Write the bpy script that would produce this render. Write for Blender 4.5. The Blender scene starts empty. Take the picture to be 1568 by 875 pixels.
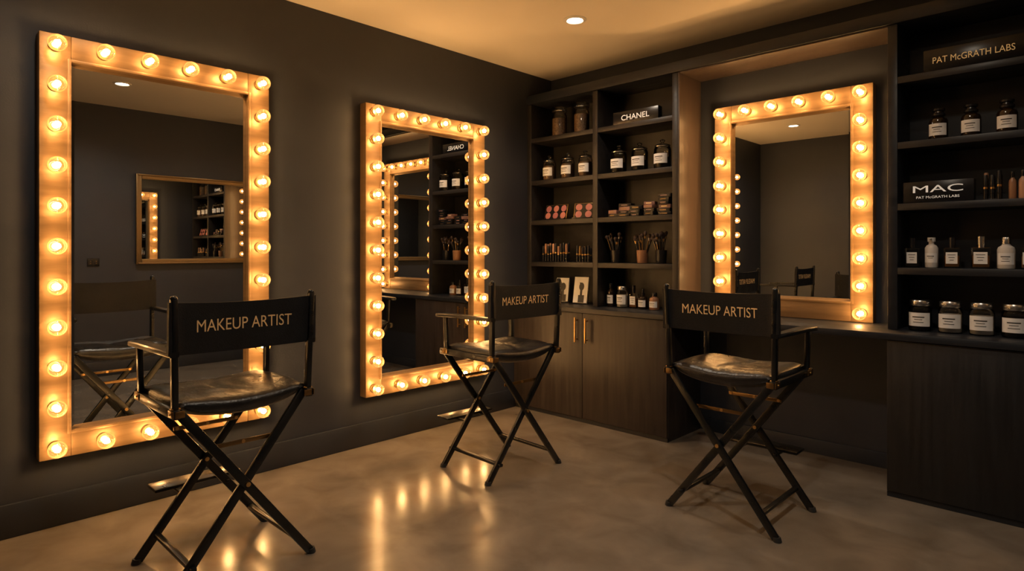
import bpy, bmesh, math, random
from mathutils import Vector, Matrix, noise
random.seed(7)
S = bpy.context.scene
COL = S.collection

# ------------------------------------------------------------------ materials
def mat(name, color, rough=0.5, metal=0.0, emit=None, estr=0.0, coat=0.0, spec=0.5):
    m = bpy.data.materials.new(name); m.use_nodes = True
    b = m.node_tree.nodes['Principled BSDF']
    b.inputs['Base Color'].default_value = (*color, 1)
    b.inputs['Roughness'].default_value = rough
    b.inputs['Metallic'].default_value = metal
    b.inputs['Coat Weight'].default_value = coat
    b.inputs['Specular IOR Level'].default_value = spec
    if emit:
        b.inputs['Emission Color'].default_value = (*emit, 1)
        b.inputs['Emission Strength'].default_value = estr
    return m

def noisy(name, c1, c2, scale=(3, 3, 3), nscale=1.0, detail=6, r1=0.3, r2=0.5, metal=0.0,
          bump=0.0, bscale=40, coat=0.0, lo=0.3, hi=0.7, spec=0.5, dist=0.0):
    m = mat(name, c1, r1, metal, coat=coat, spec=spec)
    nt = m.node_tree; N = nt.nodes; L = nt.links; b = N['Principled BSDF']
    tc = N.new('ShaderNodeTexCoord'); mp = N.new('ShaderNodeMapping')
    mp.inputs['Scale'].default_value = scale
    L.new(tc.outputs['Object'], mp.inputs['Vector'])
    nz = N.new('ShaderNodeTexNoise'); nz.inputs['Scale'].default_value = nscale
    nz.inputs['Detail'].default_value = detail; nz.inputs['Distortion'].default_value = dist
    L.new(mp.outputs['Vector'], nz.inputs['Vector'])
    cr = N.new('ShaderNodeValToRGB')
    cr.color_ramp.elements[0].position = lo; cr.color_ramp.elements[1].position = hi
    cr.color_ramp.elements[0].color = (*c1, 1); cr.color_ramp.elements[1].color = (*c2, 1)
    L.new(nz.outputs['Fac'], cr.inputs['Fac']); L.new(cr.outputs['Color'], b.inputs['Base Color'])
    mr = N.new('ShaderNodeMapRange')
    mr.inputs['From Min'].default_value = lo; mr.inputs['From Max'].default_value = hi
    mr.inputs['To Min'].default_value = r1; mr.inputs['To Max'].default_value = r2
    L.new(nz.outputs['Fac'], mr.inputs['Value']); L.new(mr.outputs['Result'], b.inputs['Roughness'])
    if bump > 0:
        n2 = N.new('ShaderNodeTexNoise'); n2.inputs['Scale'].default_value = bscale
        n2.inputs['Detail'].default_value = 4
        L.new(mp.outputs['Vector'], n2.inputs['Vector'])
        bp = N.new('ShaderNodeBump'); bp.inputs['Strength'].default_value = bump
        bp.inputs['Distance'].default_value = 0.01
        L.new(n2.outputs['Fac'], bp.inputs['Height']); L.new(bp.outputs['Normal'], b.inputs['Normal'])
    return m

def glass(name, tint=(1, 1, 1), emit=None, estr=0, ior=1.45):
    m = bpy.data.materials.new(name); m.use_nodes = True
    nt = m.node_tree; N = nt.nodes; L = nt.links; N.clear()
    out = N.new('ShaderNodeOutputMaterial'); tr = N.new('ShaderNodeBsdfTransparent')
    tr.inputs['Color'].default_value = (*tint, 1)
    gl = N.new('ShaderNodeBsdfGlossy'); gl.inputs['Roughness'].default_value = 0.03
    fr = N.new('ShaderNodeFresnel'); fr.inputs['IOR'].default_value = ior
    mx = N.new('ShaderNodeMixShader')
    L.new(fr.outputs['Fac'], mx.inputs['Fac']); L.new(tr.outputs[0], mx.inputs[1]); L.new(gl.outputs[0], mx.inputs[2])
    last = mx
    if emit:
        em = N.new('ShaderNodeEmission'); em.inputs['Color'].default_value = (*emit, 1)
        em.inputs['Strength'].default_value = estr
        ad = N.new('ShaderNodeAddShader')
        L.new(mx.outputs[0], ad.inputs[0]); L.new(em.outputs[0], ad.inputs[1]); last = ad
    L.new(last.outputs[0], out.inputs['Surface'])
    return m

def emission(name, color, strength):
    m = bpy.data.materials.new(name); m.use_nodes = True
    nt = m.node_tree; nt.nodes.clear()
    out = nt.nodes.new('ShaderNodeOutputMaterial'); em = nt.nodes.new('ShaderNodeEmission')
    em.inputs['Color'].default_value = (*color, 1); em.inputs['Strength'].default_value = strength
    nt.links.new(em.outputs[0], out.inputs['Surface'])
    return m

M_wall = noisy('wall_paint', (0.025, 0.030, 0.042), (0.032, 0.037, 0.051), (1, 1, 1), 2.0, 5, 0.45, 0.58, bump=0.06, bscale=120)
M_base = noisy('baseboard_paint', (0.022, 0.026, 0.036), (0.028, 0.033, 0.044), (1, 1, 1), 3.0, 3, 0.38, 0.48)
M_ceil = noisy('ceiling_paint', (0.80, 0.72, 0.60), (0.84, 0.76, 0.64), (1, 1, 1), 1.2, 3, 0.7, 0.8)
M_floor = noisy('polished_concrete', (0.135, 0.113, 0.090), (0.235, 0.198, 0.160), (1, 1, 1), 3.2, 13, 0.15, 0.24, bump=0.03, bscale=7, dist=0.5, lo=0.30, hi=0.70, spec=0.7)
M_shelf = noisy('black_stained_wood', (0.009, 0.011, 0.016), (0.015, 0.018, 0.025), (1.5, 14, 14), 2.0, 6, 0.35, 0.5)
M_shelf_warmlit = noisy('black_stained_wood_warmlit', (0.013, 0.013, 0.014), (0.023, 0.021, 0.022), (1.5, 14, 14), 2.0, 6, 0.35, 0.5)  # shelf wood again, with the warm light on the left unit put into its colour
M_wood = noisy('espresso_wood', (0.017, 0.013, 0.012), (0.040, 0.031, 0.027), (22, 22, 1.2), 1.5, 8, 0.36, 0.5, bump=0.08, bscale=8, dist=0.4)
M_wood2 = noisy('espresso_wood_darker', (0.006, 0.006, 0.008), (0.012, 0.012, 0.014), (22, 22, 1.2), 1.5, 8, 0.42, 0.54, bump=0.08, bscale=8, dist=0.4)  # darker variant of the espresso wood, used on the right cabinet
M_walnut = noisy('walnut_panel', (0.040, 0.028, 0.022), (0.080, 0.055, 0.042), (22, 22, 1.2), 1.5, 8, 0.38, 0.5, dist=0.4)
M_frame = noisy('brushed_brass_frame', (0.22, 0.132, 0.060), (0.30, 0.185, 0.088), (1.5, 1.5, 14), 3.0, 6, 0.38, 0.5, metal=0.4, bump=0.04, bscale=10)
M_mirror = mat('mirror_silver', (0.84, 0.85, 0.84), 0.0, 1.0)
M_gold = mat('antique_gold', (0.26, 0.17, 0.08), 0.38, 0.8)
M_brass = mat('brass_hardware', (0.78, 0.50, 0.20), 0.28, 1.0)
M_bronze = mat('aged_brass', (0.30, 0.19, 0.08), 0.35, 1.0)
M_socket = mat('socket_brass', (0.45, 0.28, 0.12), 0.3, 0.9)
M_bulbg = glass('bulb_glass', (1, 0.86, 0.62), (1.0, 0.42, 0.12), 0.30, 1.6)
M_fil = emission('bulb_core', (1.0, 0.62, 0.30), 145)
M_black = noisy('black_lacquer', (0.004, 0.005, 0.006), (0.008, 0.009, 0.010), (5, 5, 5), 2, 3, 0.26, 0.36, coat=0.05)
M_leather = noisy('black_leather', (0.008, 0.008, 0.009), (0.013, 0.013, 0.014), (1, 1, 1), 9, 5, 0.27, 0.38, bump=0.25, bscale=60, spec=0.6)
M_canvas = noisy('black_canvas', (0.005, 0.006, 0.008), (0.008, 0.009, 0.012), (1, 1, 1), 20, 5, 0.5, 0.65, bump=0.2, bscale=200, spec=0.3)
M_text = mat('gold_print', (0.95, 0.66, 0.33), 0.5, 0.0)
M_rubber = mat('rubber_tip', (0.02, 0.02, 0.02), 0.7)
M_glass = glass('clear_glass', (0.96, 0.97, 0.96))
M_label = noisy('paper_label', (0.74, 0.75, 0.77), (0.84, 0.85, 0.87), (1, 1, 1), 20, 3, 0.6, 0.7)
M_ink = mat('label_ink', (0.03, 0.03, 0.03), 0.6)
M_dark = mat('dark_cosmetic', (0.015, 0.011, 0.010), 0.4)
M_darkglass = mat('dark_amber_glass', (0.018, 0.010, 0.006), 0.08, coat=0.5)
M_cream = mat('cream_powder', (0.60, 0.58, 0.56), 0.6)
M_skin = mat('foundation_beige', (0.48, 0.27, 0.17), 0.35)
M_tan = mat('foundation_tan', (0.30, 0.15, 0.08), 0.35)
M_amber = mat('amber_liquid', (0.30, 0.13, 0.04), 0.15)
M_brown = noisy('brown_beads', (0.08, 0.045, 0.028), (0.28, 0.17, 0.10), (1, 1, 1), 90, 3, 0.4, 0.6)
M_cap = mat('black_cap', (0.010, 0.010, 0.012), 0.25)
M_steel = mat('steel_lid', (0.62, 0.62, 0.62), 0.25, 1.0)
M_coral = mat('coral_blush', (0.50, 0.19, 0.17), 0.7)
M_rose = mat('rose_blush', (0.38, 0.13, 0.15), 0.7)
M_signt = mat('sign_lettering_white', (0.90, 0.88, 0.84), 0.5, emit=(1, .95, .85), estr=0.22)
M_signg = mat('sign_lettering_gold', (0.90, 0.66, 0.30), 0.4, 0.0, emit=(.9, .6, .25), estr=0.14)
M_white = mat('white_card', (0.80, 0.80, 0.80), 0.5)
M_red = mat('brick_red_box', (0.15, 0.035, 0.035), 0.4)
M_pink = mat('dusty_pink_box', (0.24, 0.13, 0.12), 0.4)
M_bristle = mat('brush_bristle', (0.04, 0.024, 0.02), 0.8)
M_down = emission('downlight_lens', (1.0, 0.86, 0.66), 22)
M_trimw = mat('downlight_trim', (0.75, 0.72, 0.66), 0.5)

# ------------------------------------------------------------------ mesh builder
class B:
    def __init__(s): s.bm = bmesh.new(); s.mats = []
    def mi(s, m):
        if m not in s.mats: s.mats.append(m)
        return s.mats.index(m)
    def merge(s, tb, m, M=None):
        if M is not None: tb.transform(M)
        i = s.mi(m)
        for f in tb.faces: f.material_index = i
        me = bpy.data.meshes.new('tmp'); tb.to_mesh(me); tb.free()
        s.bm.from_mesh(me); bpy.data.meshes.remove(me)
    def box(s, lo, hi, m, bev=0.0, M=None, seg=2):
        tb = bmesh.new(); bmesh.ops.create_cube(tb, size=1)
        lo = Vector(lo); hi = Vector(hi); c = (lo + hi) / 2; d = hi - lo
        tb.transform(Matrix.Translation(c) @ Matrix.Diagonal((d.x, d.y, d.z, 1)))
        if bev > 0:
            bmesh.ops.bevel(tb, geom=tb.edges[:], offset=bev, segments=seg, profile=0.5, affect='EDGES')
        s.merge(tb, m, M)
    def beam(s, p, q, w, h, m, side=(1, 0, 0), bev=0.004):
        p = Vector(p); q = Vector(q); z = (q - p); ln = z.length; z.normalize()
        x = Vector(side); x = (x - z * x.dot(z)).normalized(); y = z.cross(x)
        R = Matrix((x, y, z)).transposed().to_4x4()
        s.box((-w/2, -h/2, -ln/2), (w/2, h/2, ln/2), m, bev, Matrix.Translation((p + q) / 2) @ R)
    def lathe(s, prof, m, seg=28, M=None, a0=0.0, a1=2*math.pi):
        tb = bmesh.new(); full = abs(a1 - a0 - 2*math.pi) < 1e-6
        n = seg if full else seg + 1; rings = []
        for r, z in prof:
            if r < 1e-6: rings.append([tb.verts.new((0, 0, z))])
            else:
                rings.append([tb.verts.new((r*math.cos(a0+(a1-a0)*i/seg), r*math.sin(a0+(a1-a0)*i/seg), z)) for i in range(n)])
        for a, b in zip(rings, rings[1:]):
            for i in range(seg):
                j = (i + 1) % n if full else i + 1
                if len(a) == 1 and len(b) == 1: continue
                if len(a) == 1: tb.faces.new((a[0], b[j], b[i]))
                elif len(b) == 1: tb.faces.new((a[i], a[j], b[0]))
                else: tb.faces.new((a[i], a[j], b[j], b[i]))
        s.merge(tb, m, M)
    def cyl(s, p, q, r, m, seg=14, r2=None):
        p = Vector(p); q = Vector(q); ln = (q - p).length
        R = (q - p).to_track_quat('Z', 'Y').to_matrix().to_4x4()
        r2 = r if r2 is None else r2
        s.lathe([(0, 0), (r, 0), (r2, ln), (0, ln)], m, seg, Matrix.Translation(p) @ R)
    def ball(s, c, r, m, sub=2, sc=(1, 1, 1)):
        tb = bmesh.new(); bmesh.ops.create_icosphere(tb, subdivisions=sub, radius=r)
        s.merge(tb, m, Matrix.Translation(c) @ Matrix.Diagonal((*sc, 1)))
    def text(s, txt, width, m, M, height=None, bold=0.0):
        # text drawn in the XZ plane facing -Y, centred on the origin of M
        cu = bpy.data.curves.new('t', 'FONT'); cu.body = txt; cu.size = 1; cu.extrude = 0.0
        cu.resolution_u = 4; cu.offset = bold
        o = bpy.data.objects.new('t', cu); COL.objects.link(o)
        me = bpy.data.meshes.new_from_object(o.evaluated_get(bpy.context.evaluated_depsgraph_get()))
        bpy.data.objects.remove(o); bpy.data.curves.remove(cu)
        tb = bmesh.new(); tb.from_mesh(me); bpy.data.meshes.remove(me)
        xs = [v.co.x for v in tb.verts]; ys = [v.co.y for v in tb.verts]
        w = max(xs) - min(xs); h = max(ys) - min(ys); k = width / w
        kh = k if height is None else height / h
        cx = (min(xs) + max(xs)) / 2; cy = (min(ys) + max(ys)) / 2
        for v in tb.verts: v.co = Vector(((v.co.x - cx) * k, 0, (v.co.y - cy) * kh))
        s.merge(tb, m, M)
    def done(s, name, loc=(0, 0, 0), rz=0.0, parent=None, ang=35):
        for f in s.bm.faces: f.smooth = True
        th = math.radians(ang)
        for e in s.bm.edges:
            if len(e.link_faces) == 2:
                try:
                    if e.calc_face_angle() > th: e.smooth = False
                except Exception: pass
        me = bpy.data.meshes.new(name); s.bm.to_mesh(me); s.bm.free()
        for m in s.mats: me.materials.append(m)
        o = bpy.data.objects.new(name, me); COL.objects.link(o)
        o.location = loc; o.rotation_euler = (0, 0, rz)
        if parent: o.parent = parent
        return o

def empty(name, loc, rz=0):
    e = bpy.data.objects.new(name, None); COL.objects.link(e)
    e.location = loc; e.rotation_euler = (0, 0, rz); e.empty_display_size = 0.2
    return e

# ------------------------------------------------------------------ room
RX, Y0, Y1, H = 4.35, -0.5, 4.55, 3.04
def slab(name, lo, hi, m):
    b = B(); b.box(lo, hi, m); return b.done(name)
slab('floor', (-0.1, Y0-0.1, -0.1), (RX+0.1, Y1+0.1, 0), M_floor)
slab('ceiling', (-0.1, Y0-0.1, H), (RX+0.1, Y1+0.1, H+0.1), M_ceil)
slab('wall_left', (-0.1, Y0-0.1, 0), (0, Y1+0.1, H), M_wall)
slab('wall_right', (RX, Y0-0.1, 0), (RX+0.1, Y1+0.1, H), M_wall)
slab('wall_back', (0, Y1, 0), (RX, Y1+0.1, H), M_wall)
slab('wall_front', (0, Y0-0.1, 0), (RX, Y0, H), M_wall)
def baseboard(name, lo, hi):
    b = B(); b.box(lo, hi, M_base, 0.004)
    return b.done(name)
baseboard('baseboard_left', (0, Y0, 0), (0.018, 4.03, 0.165))
baseboard('baseboard_right', (RX-0.018, Y0+0.02, 0), (RX, 4.0, 0.165))
baseboard('baseboard_front', (0.02, Y0, 0), (RX-0.02, Y0+0.018, 0.165))
baseboard('baseboard_back', (1.60, Y1-0.018, 0), (2.94, Y1, 0.10))

def downlight(x, y, power):
    b = B()
    b.lathe([(0.052, -0.001), (0.060, -0.010), (0.078, -0.006), (0.082, 0.0)], M_trimw, 40)
    b.lathe([(0, -0.003), (0.053, -0.003)], M_down, 40)
    o = b.done('recessed_downlight', (x, y, H))
    ld = bpy.data.lights.new('downlight_beam', 'SPOT'); ld.energy = power; ld.color = (1, 0.84, 0.66)
    ld.spot_size = math.radians(150); ld.spot_blend = 1.0; ld.shadow_soft_size = 0.05
    lo = bpy.data.objects.new('downlight_beam', ld); COL.objects.link(lo)
    lo.parent = o; lo.location = (0, 0, -0.03)
downlight(1.145, 3.463, 40)
downlight(3.17, 1.71, 85)
downlight(0.90, 0.65, 30)
downlight(3.17, 3.10, 28)  # added downlight, out of view, to brighten the right shelves

# ------------------------------------------------------------------ vanity mirrors
def vanity(name, w, h, loc, rz, ncol, nrow, bottom=True, fw=0.132):
    e = empty(name, loc, rz); d = 0.075; x0 = -w/2; x1 = w/2
    b = B()
    b.box((x0, -d, 0), (x0+fw, 0, h), M_frame, 0.004)
    b.box((x1-fw, -d, 0), (x1, 0, h), M_frame, 0.004)
    b.box((x0+fw, -d, h-fw), (x1-fw, 0, h), M_frame, 0.004)
    b.box((x0+fw, -d, 0), (x1-fw, 0, fw), M_frame, 0.004)
    k = 0.016   # raised inner bead
    for lo, hi in (((x0+fw-k, -d-0.006, fw-k), (x0+fw, -d+0.004, h-fw+k)), ((x1-fw, -d-0.006, fw-k), (x1-fw+k, -d+0.004, h-fw+k)),
                   ((x0+fw, -d-0.006, h-fw), (x1-fw, -d+0.004, h-fw+k)), ((x0+fw, -d-0.006, fw-k), (x1-fw, -d+0.004, fw))):
        b.box(lo, hi, M_frame, 0.002)
    b.done('frame', parent=e)
    g = B()
    gx0, gx1, gz0, gz1 = x0+fw-0.004, x1-fw+0.004, fw-0.004, h-fw+0.004
    tb = bmesh.new(); bv = 0.022; yf = -d+0.028; yb = -d+0.032
    o = [tb.verts.new(p) for p in ((gx0, yb, gz0), (gx1, yb, gz0), (gx1, yb, gz1), (gx0, yb, gz1))]
    i = [tb.verts.new(p) for p in ((gx0+bv, yf, gz0+bv), (gx1-bv, yf, gz0+bv), (gx1-bv, yf, gz1-bv), (gx0+bv, yf, gz1-bv))]
    tb.faces.new(i)
    for k in range(4): tb.faces.new((o[k], o[(k+1) % 4], i[(k+1) % 4], i[k]))
    g.merge(tb, M_mirror)
    g.done('mirror_glass', parent=e, ang=1)
    m = 0.060; pts = []
    for r in range(nrow):
        z = m + (h - 2*m) * r/(nrow-1)
        pts += [(x0+m+0.004, z), (x1-m-0.004, z)]
    for c in range(1, ncol-1):
        x = x0+m+0.004 + (w-2*m-0.008) * c/(ncol-1)
        pts.append((x, h-m))
        if bottom: pts.append((x, m))
    sk, gl, co = B(), B(), B()
    R = Matrix.Rotation(math.radians(90), 4, 'X')   # local +Z -> -Y
    for x, z in pts:
        T = Matrix.Translation((x, -d, z)) @ R
        sk.lathe([(0, 0), (0.030, 0), (0.030, 0.006), (0.022, 0.009), (0.020, 0.024), (0, 0.024)], M_socket, 20, T)
        prof = [(0.017, 0.022), (0.019, 0.026)]
        for k in range(1, 12):
            a = math.radians(-58 + 148*k/11)
            prof.append((0.042*math.cos(a) if k < 11 else 0.0, 0.063 + 0.042*math.sin(a)))
        gl.lathe(prof, M_bulbg, 20, T)
        co.ball((x, -d-0.060, z), 0.016, M_fil, 2)
    sk.done('bulb_sockets', parent=e); gl.done('bulb_globes', parent=e); co.done('bulb_filaments', parent=e)
    return e
A90 = math.pi/2
vanity('vanity_mirror', 1.16, 2.13, (0.001, 1.157, 0.360), A90, 6, 11)
vanity('vanity_mirror', 1.16, 2.10, (0.001, 3.018, 0.358), A90, 6, 11)
vanity('vanity_mirror', 1.075, 1.55, (2.236, Y1-0.002, 0.937), 0, 6, 9, bottom=False)

# gold framed mirror on the right wall (seen in reflection)
def wall_mirror():
    e = empty('gilt_wall_mirror', (RX-0.001, 3.025, 1.25), -A90)
    w, h, fw = 1.79, 1.05, 0.060; x0, x1 = -w/2, w/2
    b = B()
    for lo, hi in (((x0, -0.04, 0), (x0+fw, 0, h)), ((x1-fw, -0.04, 0), (x1, 0, h)), ((x0+fw, -0.04, h-fw), (x1-fw, 0, h)), ((x0+fw, -0.04, 0), (x1-fw, 0, fw))):
        b.box(lo, hi, M_gold, 0.008)
    for lo, hi in (((x0, -0.052, 0), (x0+.02, -0.03, h)), ((x1-.02, -0.052, 0), (x1, -0.03, h)), ((x0+.02, -0.052, h-.02), (x1-.02, -0.03, h)), ((x0+.02, -0.052, 0), (x1-.02, -0.03, .02))):
        b.box(lo, hi, M_gold, 0.006)
    b.done('frame', parent=e)
    g = B(); g.box((x0+fw-.005, -0.022, fw-.005), (x1-fw+.005, -0.015, h-fw+.005), M_mirror); g.done('mirror_glass', parent=e)
wall_mirror()
b = B()
b.box((-0.058, -0.008, -0.045), (0.058, 0, 0.045), M_cap, 0.003)
for dx in (-0.027, 0.027):
    b.box((dx-0.020, -0.011, -0.030), (dx+0.020, -0.006, 0.030), M_black, 0.002)
    for dz in (-0.012, 0.012): b.box((dx-0.004, -0.0125, dz-0.004), (dx+0.004, -0.010, dz+0.004), M_bronze)
b.done('wall_socket', (RX-0.001, 1.72, 1.276), -A90)

# ------------------------------------------------------------------ joinery
YF = 4.21; YC = 4.03; ZC = 0.935; SH = [1.303, 1.680, 2.043, 2.430]
def shelving(name, verticals, x0, x1, mt, wood_side=None):
    b = B()
    b.box((x0, Y1-0.02, ZC+0.002), (x1, Y1-0.002, 2.745), mt)
    for a, c in verticals:
        b.box((a, YF, ZC+0.002), (c, Y1-0.02, 2.745), mt, 0.002)
    for (a, c), (d, f) in zip(verticals, verticals[1:]):
        for z in SH:
            b.box((c-0.001, YF+0.002, z-0.040), (d+0.001, Y1-0.02, z), mt, 0.002)
    if wood_side:
        b.box((wood_side, YF+0.001, ZC+0.002), (wood_side+0.012, Y1-0.002, 2.745), M_walnut, 0.001)
    return b.done(name)
shelving('shelving_unit', [(0.001, 0.05), (0.745, 0.795), (1.487, 1.535)], 0.001, 1.535, M_shelf_warmlit, 1.535)
shelving('shelving_unit', [(2.915, 2.965), (3.86, 3.91), (4.30, 4.349)], 2.915, 4.349, M_shelf)
b = B()
b.box((0.001, YF-0.012, 2.747), (4.349, Y1-0.002, 2.825), M_shelf, 0.003)
b.box((1.55, YF, 2.735), (2.913, Y1-0.002, 2.748), M_walnut, 0.002)
b.done('trim_1')
b = B(); b.box((0.001, 4.012, 0.897), (4.349, Y1-0.002, ZC), M_shelf, 0.003); b.done('countertop')

def cabinet(name, x0, x1, splits, handles, mt):
    b = B()
    b.box((x0, YC+0.02, 0.0), (x1, Y1-0.005, 0.895), mt, 0.002)
    b.box((x0, YC+0.012, 0.0), (x1, YC+0.03, 0.03), M_shelf)
    for a, c in zip(splits, splits[1:]):
        b.box((a+0.002, YC, 0.035), (c-0.002, YC+0.021, 0.893), mt, 0.002)
    for hx in handles:
        b.beam((hx, YC-0.032, 0.655), (hx, YC-0.032, 0.86), 0.014, 0.014, M_brass, bev=0.004)
        for z in (0.68, 0.835): b.cyl((hx, YC-0.032, z), (hx, YC+0.002, z), 0.005, M_brass)
    return b.done(name)
cabinet('base_cabinet', 0.002, 1.545, [0.002, 0.774, 1.545], [0.722, 0.826], M_wood)
cabinet('base_cabinet', 2.95, 4.348, [2.95, 3.65, 4.348], [], M_wood2)

# ------------------------------------------------------------------ director chairs
def cushion(bld, w, d, z, th, m, seed):
    n = 40; tb = bmesh.new(); top = []; bot = []
    for j in range(n+1):
        rt, rb = [], []
        for i in range(n+1):
            a = -1 + 2*i/n; c = -1 + 2*j/n
            a = math.sin(a*math.pi/2)*0.55 + a*0.45; c = math.sin(c*math.pi/2)*0.55 + c*0.45
            x = a*math.sqrt(1 - 0.14*c*c); y = c*math.sqrt(1 - 0.14*a*a)
            edge = max(0.0, (1-abs(a)**7)*(1-abs(c)**7))
            puff = edge**0.5
            px, py = x*w/2, y*d/2
            sag = -0.026*(1 - a*a)
            wr = 0.0
            for k, (fx, fy) in enumerate(((4, 13), (12, 5), (7, 8))):
                wr += 0.006*(abs(noise.noise(Vector((px*fx+seed, py*fy+k*5, seed))))-0.2)
            crease = -0.009*math.exp(-((px*0.9+0.035*math.sin(py*14+seed))/0.014)**2)*(1-abs(c)**3)
            zz = z + sag + (th*0.50)*puff + (wr + crease)*edge
            rt.append(tb.verts.new((px, py, zz)))
            rb.append(tb.verts.new((px*0.995, py*0.995, z + sag*1.5 - (th*0.50)*puff)) if 0 < i < n and 0 < j < n else rt[-1])
        top.append(rt); bot.append(rb)
    for j in range(n):
        for i in range(n):
            tb.faces.new((top[j][i], top[j][i+1], top[j+1][i+1], top[j+1][i]))
            try: tb.faces.new((bot[j][i], bot[j+1][i], bot[j+1][i+1], bot[j][i+1]))
            except ValueError: pass
    bld.merge(tb, m)

def chair(loc, rz, seed):
    e = empty('makeup_artist_chair', loc, rz)
    ZR = 0.755
    for nm, ya, yb in (('rear_legs', -0.243, -0.219), ('front_legs', 0.243, 0.219)):
        b = B()
        b.beam((-0.272, ya, ZR), (0.292, ya, 0.012), 0.020, 0.038, M_black, (0, 1, 0))
        b.beam((0.272, yb, ZR), (-0.292, yb, 0.012), 0.020, 0.038, M_black, (0, 1, 0))
        b.cyl((0, ya*1.08, 0.400), (0, yb*0.94, 0.400), 0.010, M_brass)
        for sx, y in ((1, ya), (-1, yb)):
            b.cyl((sx*0.300, y, 0.0), (sx*0.296, y, 0.022), 0.020, M_rubber, 16, 0.018)
        b.done(nm, parent=e)
        b = B(); s = 1 if ya > 0 else -1
        yy = yb - s*0.014
        b.beam((-0.150, yy, 0.575), (0.150, yy, 0.575), 0.006, 0.018, M_bronze, (0, 1, 0), 0.001)
        for x in (-0.135, 0, 0.135): b.cyl((x, yy-0.006, 0.575), (x, yy+0.006, 0.575), 0.008, M_brass)
        b.done('hinge_bar', parent=e)
    b = B()
    for sx in (-1, 1):
        b.beam((sx*0.216, -0.250, 0.105), (sx*0.216, 0.250, 0.105), 0.026, 0.018, M_black)
    b.done('foot_runners', parent=e)
    b = B()
    for sx in (-1, 1):
        b.beam((sx*0.283, -0.262, 0.750), (sx*0.283, 0.262, 0.750), 0.030, 0.040, M_black, bev=0.006)
        b.beam((sx*0.262, -0.225, 0.778), (sx*0.262, 0.225, 0.778), 0.024, 0.024, M_black, bev=0.006)
        for y in (-0.240, 0.205):
            b.box((sx*0.299-0.002, y-0.028, 0.738), (sx*0.299+0.002, y+0.028, 0.766), M_bronze, 0.001)
            b.box((sx*0.283-0.017, y-0.012, 0.770), (sx*0.283+0.017, y+0.012, 0.774), M_brass, 0.001)
            b.cyl((sx*0.302, y, 0.752), (sx*0.306, y, 0.752), 0.005, M_brass)
        b.box((sx*0.272-0.018, -0.2655, 0.737), (sx*0.272+0.018, -0.262, 0.764), M_bronze, 0.001)
    b.done('seat_rails', parent=e)
    b = B()
    for sx in (-1, 1):
        b.beam((sx*0.283, -0.236, 0.755), (sx*0.292, -0.252, 1.212), 0.024, 0.034, M_black, bev=0.006)
        b.ball((sx*0.292, -0.252, 1.212), 0.016, M_black, 2, (0.9, 1.1, 0.8))
    b.done('back_posts', parent=e)
    b = B()
    for sx in (-1, 1):
        b.beam((sx*0.285, 0.200, 0.760), (sx*0.290, 0.205, 0.978), 0.022, 0.036, M_black, bev=0.005)
        pts = [(-0.262, .018), (-0.20, .022), (-0.05, .027), (0.12, .032), (0.22, .033), (0.262, .030), (0.283, .022), (0.292, .010)]
        tb = bmesh.new(); r = []
        zf = lambda y: 0.990 - 0.05*max(0, y-0.15)
        for y, hw in pts:
            z = zf(y)
            r.append([tb.verts.new((sx*0.292+dx*hw, y, z+dz)) for dx, dz in ((-1, -.006), (-.85, -.011), (.85, -.011), (1, -.006), (1, .006), (.85, .011), (-.85, .011), (-1, .006))])
        for p, q in zip(r, r[1:]):
            for k in range(8): tb.faces.new((p[k], p[(k+1) % 8], q[(k+1) % 8], q[k]))
        tb.faces.new(r[0][::-1]); tb.faces.new(r[-1])
        bmesh.ops.recalc_face_normals(tb, faces=tb.faces[:])
        b.merge(tb, M_black)
    b.done('armrests', parent=e)
    # seat
    b = B(); cushion(b, 0.570, 0.500, 0.776, 0.080, M_leather, seed)
    b.done('seat', parent=e, ang=60)
    # canvas back: wraps the posts, dips slightly in the middle
    tb = bmesh.new(); n = 28; m = 8; F, K = [], []
    for j in range(m+1):
        f, k = [], []
        for i in range(n+1):
            a = -1 + 2*i/n; c = j/m
            x = a*0.312
            zt = 1.197 - 0.012*(1-a*a); zb = 0.985 - 0.006*(1-a*a)
            z = zb + (zt-zb)*c
            bow = 0.020*(1-a*a) + 0.0025*noise.noise(Vector((x*9+seed, z*14, seed)))
            y = -0.245 - 0.006*c + bow
            t = 0.006 + 0.016*(max(0, (abs(a)-0.86)/0.14))**0.5*(1 if abs(a) < 0.995 else 0.35)
            f.append(tb.verts.new((x, y-t, z))); k.append(tb.verts.new((x, y+t, z)))
        F.append(f); K.append(k)
    for j in range(m):
        for i in range(n):
            tb.faces.new((F[j][i], F[j][i+1], F[j+1][i+1], F[j+1][i]))
            tb.faces.new((K[j][i+1], K[j][i], K[j+1][i], K[j+1][i+1]))
        tb.faces.new((F[j][0], F[j+1][0], K[j+1][0], K[j][0])); tb.faces.new((F[j+1][n], F[j][n], K[j][n], K[j+1][n]))
    for i in range(n):
        tb.faces.new((F[m][i], F[m][i+1], K[m][i+1], K[m][i])); tb.faces.new((F[0][i+1], F[0][i], K[0][i], K[0][i+1]))
    b = B(); b.merge(tb, M_canvas)
    # lettering laid on the curve of the canvas
    t = B(); t.text('MAKEUP ARTIST', 0.405, M_text, Matrix(), 0.050)
    bmesh.ops.subdivide_edges(t.bm, edges=t.bm.edges[:], cuts=1)
    for v in t.bm.verts:
        x = v.co.x; z = v.co.z + 1.094
        a = x/0.312; c = (z-0.985)/0.212
        y = -0.245 - 0.006*c + 0.020*(1-a*a) + 0.0025*noise.noise(Vector((x*9+seed, z*14, seed))) - 0.0082
        v.co = Vector((x, y, z))
    b.done('back_rest', parent=e, ang=50)
    t.done('lettering', parent=e)
    # footrest
    b = B()
    b.box((-0.20, 0.300, 0.262), (0.20, 0.420, 0.280), M_black, 0.006)
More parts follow.
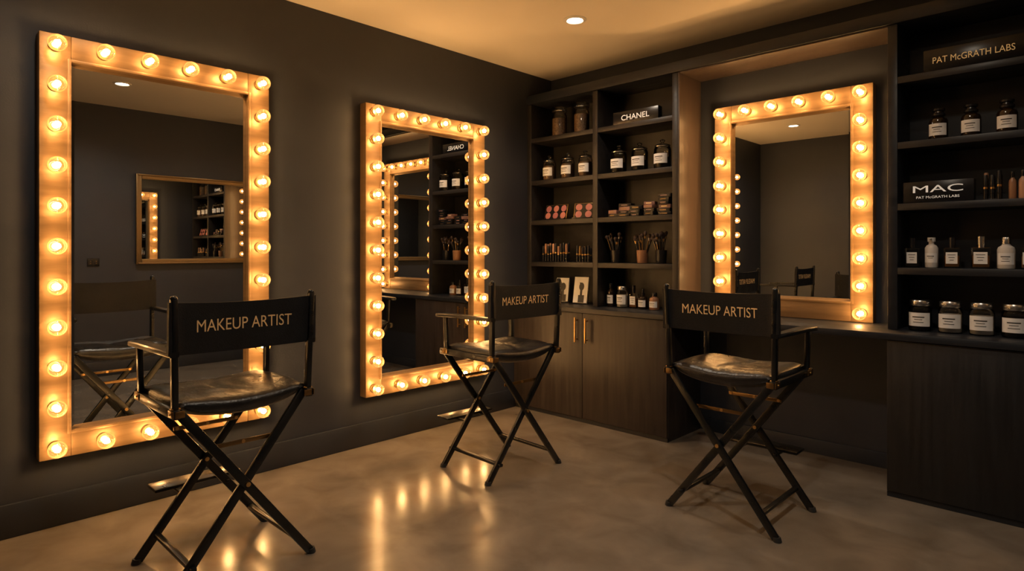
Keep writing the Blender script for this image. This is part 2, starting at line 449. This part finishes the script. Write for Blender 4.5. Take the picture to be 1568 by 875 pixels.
    for sx in (-1, 1):
        b.beam((sx*0.105, 0.225, 0.262), (sx*0.105, 0.405, 0.256), 0.018, 0.014, M_black, bev=0.003)
    b.done('foot_rest', parent=e)
    return e
chair((0.955, 1.125, 0), A90, 1.3)
chair((0.990, 2.870, 0), A90-math.radians(2.5), 5.1)
chair((2.418, 3.275, 0), 0.0, 9.7)

# ------------------------------------------------------------------ props
FA0, FA1 = math.radians(-90-62), math.radians(-90+62)
def label(b, r, z0, z1, lines=3, m=None):
    b.lathe([(r+0.0008, z0), (r+0.0008, z1)], m or M_label, 14, None, FA0, FA1)
    for k in range(lines):
        z = z1 - (z1-z0)*(0.28 + 0.2*k); w = math.radians([30, 20, 26, 14][k % 4]); hh = (z1-z0)*(0.045 if k else 0.08)
        b.lathe([(r+0.0014, z-hh), (r+0.0014, z)], M_ink, 8, None, -A90-w, -A90+w)
def on(z): return z + 0.0008

def apothecary(x, y, z, r=0.055, h=0.15, content=M_dark, fill=0.6, lab=True, name='apothecary_jar'):
    b = B()
    b.lathe([(0, .001), (r*.9, .001), (r, .008), (r, h*.86), (r*.93, h*.95), (r*.80, h), (r*.84, h*1.02)], M_glass)
    b.lathe([(0, .005), (r*.88, .005), (r*.92, .012), (r*.92, h*fill), (0, h*fill)], content)
    b.lathe([(r*.88, h*1.005), (r*.92, h*1.02), (r*.90, h*1.06), (r*.5, h*1.13), (r*.18, h*1.15), (r*.16, h*1.19), (r*.30, h*1.24), (r*.30, h*1.29), (r*.15, h*1.33), (0, h*1.335)], M_glass)
    b.lathe([(r*.86, h*.985), (r*.93, h*.985), (r*.93, h*1.015), (r*.86, h*1.015)], M_steel)
    if lab: label(b, r, h*.22, h*.66)
    return b.done(name, (x, y, on(z)))

for x in (0.309, 0.559):
    b = B(); r, h = 0.068, 0.225
    b.lathe([(0, .001), (r*.9, .001), (r, .01), (r, h*.80), (r*.85, h*.90), (r*.85, h*.97)], M_glass)
    b.lathe([(0, .006), (r*.90, .006), (r*.93, .015), (r*.93, h*.70), (0, h*.74)], M_brown)
    b.lathe([(r*.95, h*.96), (r*1.0, h*.98), (r*1.0, h*1.10), (r*.9, h*1.16), (r*.4, h*1.20), (0, h*1.21)], M_glass)
    b.lathe([(0, h*.965), (r*.92, h*.965), (r*.92, h*1.0), (0, h*1.0)], M_steel)
    b.done('glass_canister', (x, 4.30, on(SH[3])))
for x in (0.201, 0.414, 0.609): apothecary(x, 4.29, SH[2], 0.060, 0.170, M_brown, .75)
for x in (0.952, 1.152, 1.358): apothecary(x, 4.29, SH[2], 0.066, 0.172, M_dark, .5)

def sign(txt, w, h, loc, tm, tw, th=None, sub=None, rz=0, bold=0.0):
    b = B(); b.box((-w/2, -0.03, 0.001), (w/2, 0.03, h), M_cap, 0.003)
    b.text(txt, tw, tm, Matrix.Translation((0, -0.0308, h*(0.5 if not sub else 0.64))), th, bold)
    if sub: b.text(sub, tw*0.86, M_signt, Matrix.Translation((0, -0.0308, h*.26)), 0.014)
    return b.done('cosmetics_sign', loc, rz)
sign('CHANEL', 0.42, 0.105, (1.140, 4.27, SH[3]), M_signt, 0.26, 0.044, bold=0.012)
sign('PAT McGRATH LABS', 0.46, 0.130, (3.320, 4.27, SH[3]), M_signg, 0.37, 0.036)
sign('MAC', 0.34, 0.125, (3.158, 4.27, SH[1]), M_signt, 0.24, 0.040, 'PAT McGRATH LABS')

def palette(x, z, n, w, m, rz=0):
    b = B(); h = 0.145; T = Matrix.Rotation(math.radians(-14), 4, 'X')
    b.box((-w/2, 0, 0.002), (w/2, 0.014, h), M_bronze, 0.003, T)
    b.box((-w/2+.006, -0.0008, 0.008), (w/2-.006, 0.001, h-.006), M_cap, 0, T)
    for i in range(n):
        for j in range(2):
            cx = -w/2 + w*(i+.5)/n; cz = h*(0.29+0.44*j); rr = min(w/n, h/2)*0.42
            b.lathe([(0, 0), (rr*.96, 0), (rr, -0.002)], m if (i+j) % 2 else M_coral, 20, T @ Matrix.Translation((cx, -0.0025, cz)) @ Matrix.Rotation(A90, 4, 'X'))
    b.box((-w/2, -0.04, 0.001), (w/2, 0.010, 0.012), M_cap, 0.003)
    b.done('blush_palette', (x, 4.28, on(z)), rz)
palette(0.271, SH[1], 3, 0.26, M_rose)
palette(0.590, SH[1], 2, 0.18, M_coral, 0.30)

def box_stack(x, z, cols, seed):
    random.seed(seed); b = B()
    for cx, n in cols:
        zz = 0.001
        for k in range(n):
            w = random.uniform(.085, .12); h = random.uniform(.022, .032); a = random.uniform(-.2, .2)
            M = Matrix.Translation((cx+random.uniform(-.01, .01), random.uniform(-.015, .015), zz)) @ Matrix.Rotation(a, 4, 'Z')
            b.box((-w/2, -.035, 0), (w/2, .035, h), random.choice([M_cap, M_cap, M_red, M_pink, M_bronze, M_cap, M_cap]), .002, M)
            b.box((-w*.30, -.0358, h*.38), (w*.20, -.0345, h*.62), random.choice([M_signg, M_pink, M_gold]), 0, M)
            zz += h + .0008
    b.done('makeup_box_stack', (x, 4.29, on(z)))
box_stack(1.000, SH[1], [(-.09, 2), (.02, 4), (.12, 3)], 3)
box_stack(1.320, SH[1], [(-.06, 4), (.07, 6)], 8)

def lipsticks(x, z, nx, ny, h, seed, cap=M_skin, name='lipstick_set', tray=True, y=4.28):
    random.seed(seed); b = B(); p = 0.030
    w = nx*p
    if tray:
        for zz in (0.001, 0.035):
            b.box((-w/2-.006, -ny*p/2-.006, zz), (w/2+.006, ny*p/2+.006, zz+.004), M_glass if zz > .01 else M_cap, .001)
    for i in range(nx):
        for j in range(ny):
            cx = -w/2+p*(i+.5); cy = -ny*p/2+p*(j+.5); hh = h*random.uniform(.88, 1.08)
            c = random.choice([M_cap, cap, M_bronze, M_tan, M_cap])
            b.lathe([(0, .006), (.0105, .006), (.0105, hh*.45)], M_cap, 12, Matrix.Translation((cx, cy, 0)))
            b.lathe([(.0112, hh*.45), (.0112, hh*.52)], M_brass, 12, Matrix.Translation((cx, cy, 0)))
            b.lathe([(.0108, hh*.52), (.0108, hh*.96), (.009, hh), (0, hh)], c, 12, Matrix.Translation((cx, cy, 0)))
    b.done(name, (x, y, on(z)))
lipsticks(0.285, SH[0], 10, 2, 0.160, 1)
lipsticks(0.600, SH[0], 5, 2, 0.135, 2, M_skin)
lipsticks(3.405, SH[1], 3, 2, 0.150, 4, M_cap)

def brush_cup(x, z, seed, m=M_cap):
    random.seed(seed); b = B(); r, h = .046, .105
    b.lathe([(0, .001), (r*.85, .001), (r*.88, .004), (r, h), (r*.94, h), (r*.82, .01), (0, .01)], m)
    for k in range(13):
        a = random.uniform(0, 6.28); q = random.uniform(.1, .75)*r
        p0 = Vector((math.cos(a)*q*.5, math.sin(a)*q*.5, .012))
        L = random.uniform(.14, .19); d = Vector((math.cos(a)*q*1.3, math.sin(a)*q*.8, .12)).normalized()
        p1 = p0 + d*L; p2 = p1 + d*.02; p3 = p2 + d*random.uniform(.028, .042)
        b.cyl(p0, p1, .0035, random.choice([M_cap, M_cap, M_cap, M_bronze]), 8, .0045)
        b.cyl(p1, p2, .0052, M_steel if k % 2 else M_brass, 8, .0062)
        R = d.to_track_quat('Z', 'Y').to_matrix().to_4x4(); l = (p3-p2).length; w = random.uniform(.010, .018)
        b.lathe([(.006, 0), (w, l*.5), (w*.9, l*.8), (w*.4, l), (0, l*1.03)], M_bristle, 10, Matrix.Translation(p2) @ R)
    b.done('brush_cup', (x, 4.29, on(z)))
brush_cup(0.926, SH[0], 11); brush_cup(1.176, SH[0], 12, M_tan); brush_cup(1.347, SH[0], 13)

def bottle(x, y, z, r, h, body, capm, kind='round', lab=True, name='lotion_bottle', fillm=None):
    b = B()
    if kind == 'square':
        bh = h*.66
        b.box((-r, -r*.6, .001), (r, r*.6, bh), body, r*.12)
        if fillm: b.box((-r*.86, -r*.48, .008), (r*.86, r*.48, bh*.62), fillm, r*.08)
        b.lathe([(r*.35, bh-.001), (r*.35, bh+.012), (r*.42, bh+.012), (r*.42, h), (0, h)], capm, 20)
        if lab:
            b.box((-r*.72, -r*.6-.001, bh*.22), (r*.72, -r*.6, bh*.78), M_label)
            for k in range(3): b.box((-r*(.5-.12*k), -r*.6-.0016, bh*(.64-.13*k)), (r*(.5-.12*k), -r*.6-.0006, bh*(.64-.13*k)+.003), M_ink)
    else:
        b.lathe([(0, .001), (r*.92, .001), (r, .006), (r, h*.60), (r*.90, h*.68), (r*.5, h*.75), (r*.42, h*.80), (0, h*.80)], body)
        if fillm: b.lathe([(0, .006), (r*.9, .006), (r*.93, .01), (r*.93, h*.45), (0, h*.45)], fillm)
        b.lathe([(r*.50, h*.78), (r*.54, h*.79), (r*.54, h*.96), (r*.48, h), (0, h)], capm, 20)
        if lab: label(b, r, h*.14, h*.50)
    return b.done(name, (x, y, on(z)))

def stopper_bottle(x, z):
    b = B(); r, h = .047, .180
    b.lathe([(0, .001), (r*.94, .001), (r, .006), (r, h*.58), (r*.88, h*.66), (r*.58, h*.71), (r*.52, h*.74), (r*.52, h*.76)], M_darkglass)
    b.lathe([(r*.66, h*.75), (r*.72, h*.77), (r*.72, h*.83), (r*.55, h*.86), (r*.52, h*.90), (r*.70, h*.93), (r*.70, h*.99), (r*.6, h), (0, h)], M_cap)
    b.lathe([(0, h*.75), (r*.66, h*.75)], M_cap)
    label(b, r, h*.12, h*.50)
    b.done('apothecary_bottle', (x, 4.29, on(z)))
for x in (3.154, 3.307, 3.466, 3.63): stopper_bottle(x, SH[2])

bottle(3.028, 4.28, SH[0], .036, .175, M_glass, M_cap, 'square', True, 'perfume_bottle', M_dark)
b = B()
b.lathe([(0, .001), (.030, .001), (.033, .006), (.033, .115), (.024, .130), (.014, .136), (.014, .152), (.020, .152), (.020, .176), (0, .176)], M_cream)
b.box((-.006, -.034, .163), (.006, -.010, .171), M_steel, .002); label(b, .033, .03, .085, 2, M_white)
b.done('pump_bottle', (3.119, 4.30, on(SH[0])))
bottle(3.222, 4.28, SH[0], .038, .175, M_glass, M_cap, 'square', True, 'perfume_bottle', M_amber)
bottle(3.354, 4.28, SH[0], .043, .178, M_glass, M_steel, 'square', True, 'perfume_bottle', M_amber)
bottle(3.462, 4.29, SH[0], .040, .172, M_cream, M_steel, 'round', True, 'lotion_bottle')
bottle(3.560, 4.28, SH[0], .036, .175, M_glass, M_cap, 'square', True, 'perfume_bottle', M_tan)
bottle(3.490, 4.28, SH[1], .017, .150, M_tan, M_cap, 'round', False, 'foundation_bottle')
bottle(3.535, 4.28, SH[1], .020, .155, M_skin, M_cap, 'round', False, 'foundation_bottle')
bottle(3.585, 4.28, SH[1], .020, .150, M_skin, M_cap, 'round', False, 'foundation_bottle')

def lid_jar(x, y, z, r=.055, h=.165, fill=M_cream):
    b = B()
    b.lathe([(0, .001), (r*.93, .001), (r, .008), (r, h*.72), (r*.9, h*.79), (r*.82, h*.81), (r*.82, h*.84)], M_glass)
    b.lathe([(0, .006), (r*.9, .006), (r*.94, .012), (r*.94, h*.60), (0, h*.61)], fill)
    b.lathe([(0, h*.82), (r*.90, h*.82), (r*.92, h*.83), (r*.92, h*.97), (r*.86, h), (0, h)], M_steel)
    for k in range(3): b.lathe([(r*.92, h*(.86+.04*k)), (r*.935, h*(.865+.04*k)), (r*.92, h*(.87+.04*k))], M_steel)
    label(b, r, h*.16, h*.60)
    b.done('cream_jar', (x, y, on(z)))
for i, x in enumerate((3.067, 3.213, 3.357, 3.500, 3.65)):
    lid_jar(x, 4.28, ZC, .058, .178, M_dark if i in (0, 3) else M_cream)

bottle(0.846, 4.33, ZC, .032, .195, M_darkglass, M_cap, 'round', True, 'lotion_bottle')
lid_jar(0.969, 4.32, ZC, .048, .175, M_cream)
bottle(1.064, 4.34, ZC, .036, .185, M_glass, M_cap, 'square', True, 'perfume_bottle', M_amber)
b = B()
b.lathe([(0, .001), (.034, .001), (.037, .006), (.037, .085), (.030, .098), (.014, .104), (.014, .112), (0, .112)], M_darkglass)
b.lathe([(.016, .108), (.016, .128), (.010, .130), (.009, .155), (.005, .162), (0, .163)], M_cap); label(b, .037, .018, .072)
b.done('dropper_bottle', (1.163, 4.32, on(ZC)))
bottle(1.268, 4.32, ZC, .040, .135, M_tan, M_cap, 'round', True, 'serum_bottle')
def card(x, y, w, h, rz):
    b = B(); T = Matrix.Rotation(math.radians(-10), 4, 'X')
    b.box((-w/2, 0, .002), (w/2, .012, h), M_cap, .002, T)
    b.box((-w/2+.010, -.0012, .012), (w/2-.010, .001, h-.010), M_white, 0, T)
    b.lathe([(0, 0), (.026, 0)], M_ink, 20, T @ Matrix.Translation((0.008, -.0022, h*.62)) @ Matrix.Rotation(A90, 4, 'X') @ Matrix.Diagonal((1, 1.35, 1, 1)))
    b.box((-.004, -.0026, h*.30), (.018, -.0010, h*.55), M_ink, 0, T)
    b.box((-.02, -.0026, .014), (.040, -.0010, h*.32), M_ink, 0, T)
    b.beam((0, .085, .004), (0, .030, h*.75), .03, .004, M_cap, bev=.001)
    b.done('framed_face_chart', (x, y, on(ZC)), rz)
card(0.520, 4.32, .16, .250, 0.1); card(0.300, 4.34, .14, .235, 0.25)

# ------------------------------------------------------------------ camera / world
cd = bpy.data.cameras.new('camera'); cam = bpy.data.objects.new('camera', cd); COL.objects.link(cam)
cam.location = (3.87, 0.0, 1.40); cam.rotation_euler = (A90, 0, math.radians(44.0))
cd.sensor_width = 36; cd.lens = 21.79; cd.shift_y = -0.0335; cd.clip_start = 0.02
S.camera = cam
w = bpy.data.worlds.new('world'); S.world = w; w.use_nodes = True
w.node_tree.nodes['Background'].inputs['Color'].default_value = (0.02, 0.015, 0.01, 1)
S.view_settings.view_transform = 'Standard'
